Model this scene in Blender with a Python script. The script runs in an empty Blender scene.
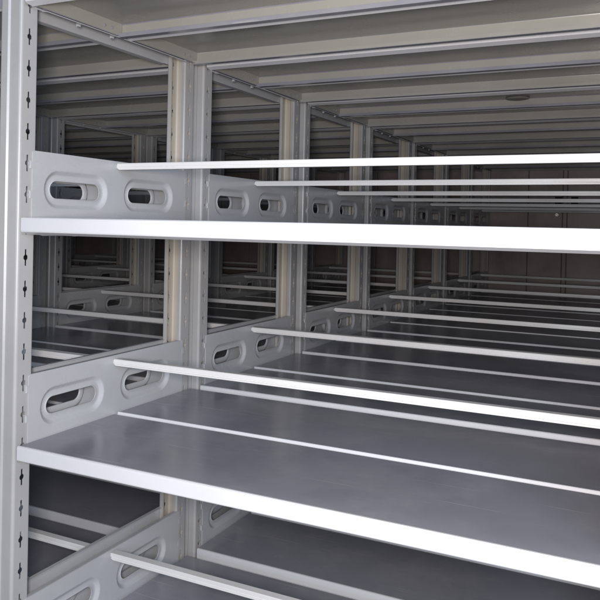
import bpy, bmesh, math, random
from mathutils import Vector, Matrix
random.seed(4)
PI = math.pi
scene = bpy.context.scene
COL = scene.collection

H0 = 1.21            # camera height above the floor; all z below are relative to the camera
PITCH = 0.567        # rack to rack
DEPTH = 0.526        # rack depth
FRONT = 0.935        # front of the nearest rack
BAY = 1.02           # frame to frame
TH = 0.049           # frame thickness
TIERS = (0.3985, 0.0015, -0.3955, -0.7925)
NR, NB = 7, 5
ZB, ZT = -1.10, 0.80

# ------------------------------------------------------------------ materials
def mat(name, col, rough=.35, var=.05, bump=.015, spec=.5, metallic=0.0, coat=0.0, scale=6.0, grime=0.0, grimecol=(.16,.14,.12), wear=0.0):
    m = bpy.data.materials.new(name); m.use_nodes = True
    nt = m.node_tree; N = nt.nodes; L = nt.links
    b = N['Principled BSDF']
    tc = N.new('ShaderNodeTexCoord')
    oi = N.new('ShaderNodeObjectInfo')
    add = N.new('ShaderNodeVectorMath'); add.operation = 'ADD'
    sc = N.new('ShaderNodeVectorMath'); sc.operation = 'SCALE'; sc.inputs['Scale'].default_value = 37.0
    L.new(oi.outputs['Location'], sc.inputs[0])
    L.new(tc.outputs['Object'], add.inputs[0]); L.new(sc.outputs[0], add.inputs[1])
    n = N.new('ShaderNodeTexNoise'); n.inputs['Scale'].default_value = scale; n.inputs['Detail'].default_value = 6; n.inputs['Roughness'].default_value = .65
    L.new(add.outputs[0], n.inputs['Vector'])
    r = N.new('ShaderNodeMapRange'); r.inputs['From Min'].default_value = .3; r.inputs['From Max'].default_value = .7
    r.inputs['To Min'].default_value = 1-var; r.inputs['To Max'].default_value = 1+var
    L.new(n.outputs['Fac'], r.inputs['Value'])
    mul = N.new('ShaderNodeVectorMath'); mul.operation = 'SCALE'; mul.inputs[0].default_value = col
    L.new(r.outputs[0], mul.inputs['Scale'])
    base = mul.outputs[0]
    if grime > 0:
        g = N.new('ShaderNodeTexNoise'); g.inputs['Scale'].default_value = 90; g.inputs['Detail'].default_value = 8; g.inputs['Roughness'].default_value = .75
        L.new(add.outputs[0], g.inputs['Vector'])
        gr = N.new('ShaderNodeMapRange'); gr.inputs['From Min'].default_value = .60; gr.inputs['From Max'].default_value = .78
        gr.inputs['To Min'].default_value = 0; gr.inputs['To Max'].default_value = grime
        L.new(g.outputs['Fac'], gr.inputs['Value'])
        mx = N.new('ShaderNodeMix'); mx.data_type = 'RGBA'
        L.new(gr.outputs[0], mx.inputs['Factor']); L.new(base, mx.inputs['A']); mx.inputs['B'].default_value = (*grimecol, 1)
        base = mx.outputs['Result']
    L.new(base, b.inputs['Base Color'])
    if wear > 0:
        # handling scratches running along the shelf, and a thin film of dust in patches
        mp = N.new('ShaderNodeMapping'); mp.inputs['Scale'].default_value = (3.0, 140.0, 20.0); mp.inputs['Rotation'].default_value = (0, 0, .12)
        L.new(add.outputs[0], mp.inputs['Vector'])
        sn = N.new('ShaderNodeTexNoise'); sn.inputs['Scale'].default_value = 1.6; sn.inputs['Detail'].default_value = 3
        L.new(mp.outputs[0], sn.inputs['Vector'])
        sr = N.new('ShaderNodeMapRange'); sr.inputs['From Min'].default_value = .68; sr.inputs['From Max'].default_value = .72; sr.inputs['To Max'].default_value = wear
        L.new(sn.outputs['Fac'], sr.inputs['Value'])
        dn = N.new('ShaderNodeTexNoise'); dn.inputs['Scale'].default_value = 4.5; dn.inputs['Detail'].default_value = 9; dn.inputs['Roughness'].default_value = .7
        L.new(add.outputs[0], dn.inputs['Vector'])
        dr = N.new('ShaderNodeMapRange'); dr.inputs['From Min'].default_value = .48; dr.inputs['From Max'].default_value = .72; dr.inputs['To Max'].default_value = wear*.55
        L.new(dn.outputs['Fac'], dr.inputs['Value'])
        mxm = N.new('ShaderNodeMath'); mxm.operation = 'MAXIMUM'
        L.new(sr.outputs[0], mxm.inputs[0]); L.new(dr.outputs[0], mxm.inputs[1])
        mx2 = N.new('ShaderNodeMix'); mx2.data_type = 'RGBA'; mx2.inputs['B'].default_value = (.62, .61, .60, 1)
        L.new(mxm.outputs[0], mx2.inputs['Factor']); L.new(base, mx2.inputs['A'])
        for l in list(b.inputs['Base Color'].links): L.remove(l)
        L.new(mx2.outputs['Result'], b.inputs['Base Color'])
    rr = N.new('ShaderNodeMapRange'); rr.inputs['From Min'].default_value = .3; rr.inputs['From Max'].default_value = .7
    rr.inputs['To Min'].default_value = max(.05, rough-.06); rr.inputs['To Max'].default_value = rough+.10
    L.new(n.outputs['Fac'], rr.inputs['Value']); L.new(rr.outputs[0], b.inputs['Roughness'])
    b.inputs['Specular IOR Level'].default_value = spec
    b.inputs['Metallic'].default_value = metallic
    b.inputs['Coat Weight'].default_value = coat; b.inputs['Coat Roughness'].default_value = .12
    if bump:
        n2 = N.new('ShaderNodeTexNoise'); n2.inputs['Scale'].default_value = 420; n2.inputs['Detail'].default_value = 2
        L.new(add.outputs[0], n2.inputs['Vector'])
        n3 = N.new('ShaderNodeTexNoise'); n3.inputs['Scale'].default_value = 9; n3.inputs['Detail'].default_value = 2
        L.new(add.outputs[0], n3.inputs['Vector'])
        b1 = N.new('ShaderNodeBump'); b1.inputs['Strength'].default_value = bump*8; b1.inputs['Distance'].default_value = .0004
        b2 = N.new('ShaderNodeBump'); b2.inputs['Strength'].default_value = .35; b2.inputs['Distance'].default_value = .0022
        L.new(n2.outputs['Fac'], b1.inputs['Height']); L.new(n3.outputs['Fac'], b2.inputs['Height'])
        L.new(b1.outputs[0], b2.inputs['Normal']); L.new(b2.outputs[0], b.inputs['Normal'])
    return m

M_PLATE = mat('grey_paint_plate', (.535,.54,.555), .24, .05, grime=.10, wear=.10)
M_POST  = mat('grey_paint_post', (.47,.465,.46), .30, .07, grime=.18)
M_POST_IN = mat('beige_post_inside', (.55,.505,.44), .42, .06, grime=.15)  # beige tone on the inner faces of the posts
M_SHELF = mat('grey_paint_shelf', (.285,.288,.335), .18, .06, wear=.40)  # grey paint with the cool front light tinted into it
M_UNDER = mat('beige_paint_shelf_underside', (.385,.378,.345), .24, .05, wear=.10)  # same sheet seen from below, warm floor bounce painted into its colour
M_LIP   = mat('white_paint_lip', (.74,.745,.775), .28, .03, grime=.04)
M_ROD   = mat('white_paint_rod', (.80,.79,.78), .32, .02, grime=.05, bump=0)
M_PANEL = mat('brown_grey_panel', (.44,.365,.345), .38, .25, grime=.3)
M_BASE  = mat('dark_steel_base', (.16,.16,.17), .45, .1)
M_ZINC  = mat('zinc_steel', (.62,.61,.58), .28, .1, metallic=1.0, bump=0)
M_FLOOR = mat('beige_terrazzo_floor', (.46,.42,.36), .35, .12, grime=.4, scale=3)
M_BLACK = mat('black_vent', (.02,.02,.02), .7, .1)
M_OVAL= mat('dark_oval_spot', (.24,.235,.215), .5, .1)

# ------------------------------------------------------------------ mesh helpers
def finish(name, bm, m, smooth=False, solid=0.0, off=0.0, bevel=0.0):
    bmesh.ops.remove_doubles(bm, verts=bm.verts, dist=1e-5)
    me = bpy.data.meshes.new(name); bm.to_mesh(me); bm.free()
    for q in (m if isinstance(m, tuple) else (m,)): me.materials.append(q)
    me['solid'] = solid; me['off'] = off; me['bevel'] = bevel
    if smooth:
        for p in me.polygons: p.use_smooth = True
    return me

def bake(me):
    """apply solidify / bevel once so that every copy shares plain mesh data"""
    if me['solid'] == 0 and me['bevel'] == 0: return me
    o = bpy.data.objects.new('tmp', me); COL.objects.link(o)
    if me['solid']:
        s = o.modifiers.new('s', 'SOLIDIFY'); s.thickness = me['solid']; s.offset = me['off']
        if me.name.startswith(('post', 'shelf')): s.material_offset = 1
    if me['bevel']:
        b = o.modifiers.new('b', 'BEVEL'); b.width = me['bevel']; b.segments = 2; b.limit_method = 'ANGLE'; b.angle_limit = math.radians(50)
    dg = bpy.context.evaluated_depsgraph_get()
    nm = me.name
    new = bpy.data.meshes.new_from_object(o.evaluated_get(dg))
    bpy.data.objects.remove(o); bpy.data.meshes.remove(me)
    new.name = nm
    return new

def quad(bm, *pts):
    vs = [bm.verts.new(p) for p in pts]
    return bm.faces.new(vs)

def box(bm, x0, x1, y0, y1, z0, z1):
    v = [bm.verts.new((x, y, z)) for x in (x0, x1) for y in (y0, y1) for z in (z0, z1)]
    for f in ((0,1,3,2), (4,6,7,5), (0,4,5,1), (2,3,7,6), (0,2,6,4), (1,5,7,3)):
        bm.faces.new([v[i] for i in f])

def cyl(bm, c, axis, r, h, n=16):
    ax = Vector(axis).normalized(); u = ax.orthogonal().normalized(); w = ax.cross(u)
    c = Vector(c)
    a = [bm.verts.new(c + u*r*math.cos(2*PI*i/n) + w*r*math.sin(2*PI*i/n)) for i in range(n)]
    b = [bm.verts.new(c + ax*h + u*r*.82*math.cos(2*PI*i/n) + w*r*.82*math.sin(2*PI*i/n)) for i in range(n)]
    for i in range(n):
        bm.faces.new((a[i], a[(i+1) % n], b[(i+1) % n], b[i]))
    bm.faces.new(b); bm.faces.new(a[::-1])

# ------------------------------------------------------------------ upright post
# C channel: web at local y=0 (outer face), open side towards +y, x from 0 (right face) to -TH
def post_mesh(name, sign):
    """sign +1: front post (web at y=0, opening to +y); -1: rear post (web at y=0, opening to -y)"""
    bm = bmesh.new()
    D = .0372; r = .0045; lip = .009; P = .0552
    def strip(pts):
        for (x0, y0), (x1, y1) in zip(pts, pts[1:]):
            quad(bm, (x0, sign*y0, ZB), (x1, sign*y1, ZB), (x1, sign*y1, ZT), (x0, sign*y0, ZT))
    arc = [(-r+r*math.cos(a), r-r*math.sin(a)) for a in [i*PI/2/5 for i in range(6)]]
    web = arc + [(-TH-x, y) for x, y in arc[::-1]]
    # shallow stiffening groove down the middle of the web
    k = len(arc)
    web = web[:k] + [(-TH*.36, 0), (-TH*.42, .003), (-TH*.58, .003), (-TH*.64, 0)] + web[k:]
    strip(web)
    # lips at the open side, rounded corner
    for s in (0, 1):
        f = (lambda x: x) if s == 0 else (lambda x: -TH-x)
        a2 = [(f(-.003+.003*math.cos(a)), D-.003+.003*math.sin(a)) for a in [i*PI/2/4 for i in range(5)]]
        strip(a2 + [(f(-lip), D), (f(-lip), D-.005)])
        # slotted side
        x = f(0); c = .0185; hw = .0022; cw = .0052; hl = .0150; ch = .0050
        y0, y1 = r, D-.003
        z = -.1237 + P*round((ZB+.1237)/P + 1)
        prev = ZB
        while z < ZT - .03:
            zb, zt = z-hl, z+hl
            quad(bm, (x, sign*y0, prev), (x, sign*y1, prev), (x, sign*y1, zb), (x, sign*y0, zb))
            for side, ye in ((-1, y0), (1, y1)):
                cont = [(c+side*0, zb), (c+side*hw, zb+.001), (c+side*hw, z-ch), (c+side*cw, z-ch*.4), (c+side*cw, z+ch*.4), (c+side*hw, z+ch), (c+side*hw, zt-.001), (c+side*0, zt)]
                pts = [(x, sign*ye, zb)] + [(x, sign*a, b) for a, b in cont] + [(x, sign*ye, zt)]
                bm.faces.new([bm.verts.new(p) for p in pts])
            prev = zt; z += P
        quad(bm, (x, sign*y0, prev), (x, sign*y1, prev), (x, sign*y1, ZT), (x, sign*y0, ZT))
    bmesh.ops.remove_doubles(bm, verts=bm.verts, dist=1e-5)
    bm.normal_update()
    cen = Vector((-TH/2, sign*D/2, 0)); flip = []
    for f in bm.faces:
        c = f.calc_center_median() - cen; c.z = 0
        if f.normal.dot(c) < 0: flip.append(f)
    bmesh.ops.reverse_faces(bm, faces=flip)
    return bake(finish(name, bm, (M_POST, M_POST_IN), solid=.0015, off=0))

# ------------------------------------------------------------------ side plate
def stadium(cy, cz, L, h, n=12):
    """closed loop, total length L, height h"""
    r = h/2; a = L/2-r; pts = []
    for i in range(n+1): t = -PI/2 + PI*i/n; pts.append((cy+a+r*math.cos(t), cz+r*math.sin(t)))
    for i in range(n+1): t = PI/2 + PI*i/n; pts.append((cy-a+r*math.cos(t), cz+r*math.sin(t)))
    return pts

def plate_mesh(name, s):
    """face in plane x = 0, looking towards s*x; local z = 0 at the shelf top; local y = 0 at the rack front"""
    bm = bmesh.new()
    Y0, Y1, Zb, Zt = .0285, .4965, -.030, .118
    t = .0020*s
    hz = .0515
    outer = []
    cr = .004
    for (cy, cz, a0) in ((Y1-cr, Zb+cr, -PI/2), (Y1-cr, Zt-cr, 0), (Y0+cr, Zt-cr, PI/2), (Y0+cr, Zb+cr, PI)):
        for i in range(4): a = a0 + PI/2*i/3; outer.append((cy+cr*math.cos(a), cz+cr*math.sin(a)))
    def loop(pts, x):
        vs = [bm.verts.new((x, a, b)) for a, b in pts]
        return vs, [bm.edges.new((vs[i], vs[(i+1) % len(vs)])) for i in range(len(vs))]
    ov, oe = loop(outer, t)
    edges = list(oe)
    for cy in (.1415, .362):
        prof = [(.040, 0), (.037, -.0003), (.0345, -.0014), (.025, -.0052), (.0225, -.0060), (.019, -.0063), (.004, -.0063), (.0015, -.0057), (0, -.0045)]
        prev = None
        for k, (d, dx) in enumerate(prof):
            vs, es = loop(stadium(cy, hz, .132+d, 0.0325+d), t + dx*s)
            if k == 0: edges += es
            else:
                for i in range(len(vs)):
                    j = (i+1) % len(vs); f = bm.faces.new((prev[i], prev[j], vs[j], vs[i])); f.smooth = True
            prev = vs
    bmesh.ops.triangle_fill(bm, edges=edges, use_beauty=True)
    # bottom flange that carries the shelf, folded towards the bay
    quad(bm, (t, .045, Zb), (t, .475, Zb), (t+.011*s, .475, Zb-.0015), (t+.011*s, .045, Zb-.0015))
    quad(bm, (t, Y0+.004, Zt), (t, Y1-.004, Zt), (t-.009*s, Y1-.008, Zt-.0005), (t-.009*s, Y0+.008, Zt-.0005))
    bmesh.ops.recalc_face_normals(bm, faces=bm.faces)
    me = finish(name, bm, M_PLATE, solid=.0014, off=0)
    me = bake(me)
    # hooks and small tabs
    bm = bmesh.new(); bm.from_mesh(me)
    for y in (.0245, .5005):
        for z in (-.0105, .0945, .042):
            box(bm, t-.006*s, t-.0003*s, y-.001, y+.001, z-.008, z+.006)
            box(bm, t-.0008*s, t+.0010*s, min(y, .26+(y-.26)*.97), max(y, .26+(y-.26)*.97), z-.008, z+.004)
    for y in (.14, .235):
        if s > 0: box(bm, t-.006, t-.001, y-.0035, y+.0035, Zb-.004, Zb+.006)
    bm.to_mesh(me); bm.free()
    return me

# ------------------------------------------------------------------ half shelf: inverted tray
SX0, SX1 = .0075, BAY-TH-.0075
def tray_mesh(name, y0, y1, front_h, rear_h):
    bm = bmesh.new()
    def sheet(prof, xa, xb):
        for (a, b), (c, d) in zip(prof, prof[1:]):
            quad(bm, (xa, a, b), (xb, a, b), (xb, c, d), (xa, c, d))
    r = .002
    fr = [(y0+.017, -front_h+.009), (y0+.017, -front_h-.0010), (y0+.0015, -front_h+.0035), (y0, -front_h+.0050), (y0, -r), (y0+r*.3, -r*.3), (y0+r, .0008), (y0+.0060, .0008), (y0+.0072, 0)]
    re = [(y1-r, 0), (y1-r*.3, -r*.3), (y1, -r), (y1, -rear_h+r), (y1-r, -rear_h), (y1-.016, -rear_h), (y1-.016, -rear_h+.0075)]
    sheet(fr + re, SX0, SX1)
    for x, s in ((SX0, 1), (SX1, -1)):
        quad(bm, (x, y0+.002, 0), (x, y1-.002, 0), (x, y1-.002, -.0275), (x, y0+.002, -.0275))
        quad(bm, (x, y0+.020, -.0275), (x, y1-.018, -.0275), (x+.007*s, y1-.018, -.0275), (x+.007*s, y0+.020, -.0275))
    bmesh.ops.recalc_face_normals(bm, faces=bm.faces)
    bm.normal_update()
    big = max(bm.faces, key=lambda f: f.calc_area())
    if big.normal.z < 0: bmesh.ops.reverse_faces(bm, faces=bm.faces)
    bm.normal_update()
    for f in bm.faces:                      # side lips are separate strips: turn them outwards as well
        c = f.calc_center_median()
        if abs(f.normal.x) > .9 and f.normal.x*(c.x-(SX0+SX1)/2) < 0: f.normal_flip()
    me = finish(name, bm, M_SHELF, solid=.0010, off=0)
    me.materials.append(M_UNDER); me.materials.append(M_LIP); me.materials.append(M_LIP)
    for p in me.polygons:
        if p.center.y < y0+.0075 and p.center.z > -.03 or (p.center.y < y0+.019 and p.center.z < -.015): p.material_index = 2
    me = bake(me)
    bm = bmesh.new(); bm.from_mesh(me)
    for x, s in ((SX0+.0005, 1), (SX1-.0005, -1)):
        for y in (y0+.030, y1-.030, y1-.052): cyl(bm, (x, y, -.014), (s, 0, 0), .0032, .0016, 12)
    # underside stiffening rib, a folded hat
    ym = (y0+y1)/2
    bm.to_mesh(me); bm.free()
    return me

# ------------------------------------------------------------------ divider rod
def rod_mesh():
    bm = bmesh.new()
    prof = [(-.009, .0122), (-.009, .0056), (-.0068, .0052), (-.0068, .0038), (-.0100, .0034), (-.0100, 0), (.0100, 0), (.0100, .0034), (.0068, .0038), (.0068, .0052), (.009, .0056), (.009, .0122), (.0078, .0134), (-.0078, .0134)]
    x0, x1 = .0075, BAY-TH-.0075
    ends = []
    for x, d in ((x0, .0), (x1, .0)):
        ends.append([bm.verts.new((x + ((.006 if x == x0 else -.006) if z < .003 else 0), y, z)) for y, z in prof])
    n = len(prof)
    for i in range(n):
        j = (i+1) % n; bm.faces.new((ends[0][i], ends[0][j], ends[1][j], ends[1][i]))
    bm.faces.new(ends[0][::-1]); bm.faces.new(ends[1])
    # end hooks over the plate
    for xa, xb in ((.0035, .008), (BAY-TH-.008, BAY-TH-.0035)):
        box(bm, xa, xb, -.0055, .0055, .003, .0105)
    bmesh.ops.recalc_face_normals(bm, faces=bm.faces)
    return bake(finish('divider_rod', bm, M_ROD, bevel=.0006))

ME_POST_F = post_mesh('post', 1)
ME_POST_R = post_mesh('post_back', -1)
ME_PL_L = plate_mesh('side_plate', 1)
ME_PL_R = plate_mesh('side_plate_mirrored', -1)
ME_SH_F = tray_mesh('shelf', .0, .2550, .0275, .0300)
ME_SH_R = tray_mesh('shelf_back', .2640, .525, .0275, .0300)
ME_ROD = rod_mesh()

def obj(name, me, parent=None, loc=(0, 0, 0)):
    o = bpy.data.objects.new(name, me); COL.objects.link(o)
    o.location = loc
    if parent: o.parent = parent
    return o

def simple(name, m, parent, boxes, loc=(0,0,0), bevel=.001):
    bm = bmesh.new()
    for b in boxes: box(bm, *b)
    return obj(name, bake(finish(name, bm, m, bevel=bevel)), parent, loc)

# ------------------------------------------------------------------ one rack with all its parts
XR = .02                                   # right face of the right-hand frame
def frame_x(j): return XR - BAY*j
def build_rack():
    root = bpy.data.objects.new('shelving_rack', None); COL.objects.link(root)
    root.empty_display_size = .2
    for j in range(NB+1):
        x = frame_x(j)
        obj('post', ME_POST_F, root, (x, 0, H0))
        obj('post', ME_POST_R, root, (x, DEPTH, H0))
    for b in range(NB):
        xl = frame_x(b+1)
        for z in TIERS:
            obj('shelf', ME_SH_F, root, (xl, 0, H0+z))
            obj('shelf', ME_SH_R, root, (xl, 0, H0+z+.001))
            obj('side_plate', ME_PL_L, root, (xl, 0, H0+z))
            obj('side_plate', ME_PL_R, root, (xl+BAY-TH, 0, H0+z))
            obj('divider_rod', ME_ROD, root, (xl, .2575, H0+z+.1005))
    xl = frame_x(NB)-TH
    simple('top_panel', M_SHELF, root, [(xl, XR, .0, DEPTH, H0+ZT, H0+ZT+.02)])
    simple('base_beam', M_BASE, root, [(xl, XR, .0, DEPTH, .03, H0+ZB)])
    return root

def copy_tree(o, parent=None):
    c = o.copy(); COL.objects.link(c)
    if parent is not None: c.parent = parent
    for ch in list(o.children): copy_tree(ch, c)
    return c

LABELS = [
 'grey steel rack nearest the viewer, its bright white shelf lip crossing the whole picture',
 'second grey steel rack from the front, directly behind the nearest rack',
 'third grey steel rack from the front, in the middle distance with dimmer side plates',
 'fourth grey steel rack from the front, the middle one of the seven racks in line',
 'fifth grey steel rack from the front, third from the brown back panels',
 'sixth grey steel rack from the front, standing just before the last rack',
 'last and darkest steel rack, closed at the back by brownish panels with vertical seams',
]
proto = build_rack()
racks = []
for k in range(NR):
    r = proto if k == 0 else copy_tree(proto)
    r.location = (0, FRONT + PITCH*k, 0)
    r['label'] = LABELS[k]; r['category'] = 'storage rack'; r['group'] = 'racks standing one behind another'
    racks.append(r)

# nothing hangs perfectly true: rods, plates and shelves sit a little off on every rack
for r in racks:
    for c in r.children:
        n = c.name.split('.')[0]
        g = lambda a: random.uniform(-a, a)
        if n == 'divider_rod':
            c.location.y += g(.003); c.location.z += g(.0006); c.rotation_euler = (g(.05), g(.0011), g(.0022))
        elif n == 'side_plate':
            c.location.y += g(.0008); c.location.z += g(.0012); c.rotation_euler = (g(.002), 0, g(.0012))
        elif n == 'shelf':
            c.location.z += g(.0007); c.rotation_euler = (g(.0012), g(.0006), 0)

# back panels of the last rack, folded sheet steel with seams
last = racks[-1]
for b in range(NB):
    xl = frame_x(b+1) - TH*.5
    cuts = [0, .262, .470, .497, .745, BAY]
    bx = []
    for a, c in zip(cuts, cuts[1:]):
        bx.append((xl+a+.0025, xl+c-.0025, DEPTH+.004, DEPTH+.016, H0-1.1, H0+ZT))
    p = simple('back_panel', M_PANEL, last, bx, bevel=.002)
    simple('backing_sheet', M_BASE, p, [(xl, xl+BAY, DEPTH+.017, DEPTH+.020, H0-1.1, H0+ZT)])
    if b == 0:
        bm = bmesh.new(); cyl(bm, (-.5865, DEPTH+.003, H0+.093), (0, -1, 0), .0135, .009, 20); cyl(bm, (-.5865, DEPTH-.006, H0+.093), (0, -1, 0), .007, .006, 12)
        simple('vent_slot', M_BLACK, p, [(-.601, -.558, DEPTH+.0025, DEPTH+.006, H0+.158, H0+.206), (-.506, -.464, DEPTH+.0025, DEPTH+.006, H0+.158, H0+.206)], bevel=.0008)
        obj('screw', bake(finish('screw', bm, M_ZINC, bevel=.001)), p)

# thin disc added for a dark oval spot in the corner of the third rack's upper shelf
bm = bmesh.new()
bmesh.ops.create_uvsphere(bm, u_segments=32, v_segments=12, radius=1)
for v in bm.verts: v.co = Vector((v.co.x*.036, v.co.y*.028, v.co.z*.006))
obj('oval_spot', finish('oval_spot', bm, M_OVAL, smooth=True), racks[2], (-.40, .236, H0+TIERS[0]-.0025))

# ------------------------------------------------------------------ floor
bm = bmesh.new(); quad(bm, (-30, -30, 0), (30, -30, 0), (30, 30, 0), (-30, 30, 0))
fl = obj('floor', finish('floor', bm, M_FLOOR)); fl['kind'] = 'structure'

# ------------------------------------------------------------------ light
w = bpy.data.worlds.new('World'); scene.world = w; w.use_nodes = True
bg = w.node_tree.nodes['Background']; bg.inputs[0].default_value = (.80, .86, 1.0, 1); bg.inputs[1].default_value = .025

def area(name, loc, target, sx, sy, power, col):
    l = bpy.data.lights.new(name, 'AREA'); l.shape = 'RECTANGLE'; l.size = sx; l.size_y = sy; l.energy = power; l.color = col
    o = bpy.data.objects.new(name, l); COL.objects.link(o); o.location = loc
    o.rotation_euler = (Vector(target)-Vector(loc)).to_track_quat('-Z', 'Y').to_euler()
    return o
area('window_light', (.9, -1.2, H0+.55), (-.8, 1.5, H0-.15), 1.4, 1.7, 50, (.65, .79, 1.0))
area('camera_side_light', (-.02, -.06, H0+.02), (-.6, 2, H0), .14, .18, 20, (1.0, .93, .885))

# ------------------------------------------------------------------ camera (solved from the photograph's vanishing lines)
Xc = Vector((.8978169, .02320402, -.43975719)); Dc = Vector((.43984997, .00121506, .89807045)); Zc = Vector((.02137317, -.99973001, -.00911539))
right = Vector((Xc[0], Dc[0], Zc[0])); down = Vector((Xc[1], Dc[1], Zc[1])); fwd = Vector((Xc[2], Dc[2], Zc[2]))
cam = bpy.data.cameras.new('camera'); co = bpy.data.objects.new('camera', cam); COL.objects.link(co)
m3 = Matrix((right, -down, -fwd)).transposed()
co.matrix_world = Matrix.Translation((0, 0, H0)) @ m3.to_4x4()
cam.sensor_width = 36; cam.sensor_fit = 'HORIZONTAL'; cam.lens = 739.12/600*36
cam.shift_x = 1/600; cam.shift_y = -69/600
cam.clip_start = .01; cam.clip_end = 200
scene.camera = co

scene.view_settings.view_transform = 'Standard'; scene.view_settings.look = 'None'
scene.view_settings.exposure = 0; scene.view_settings.gamma = 1
scene.render.engine = 'CYCLES'
scene.cycles.max_bounces = 8; scene.cycles.diffuse_bounces = 5
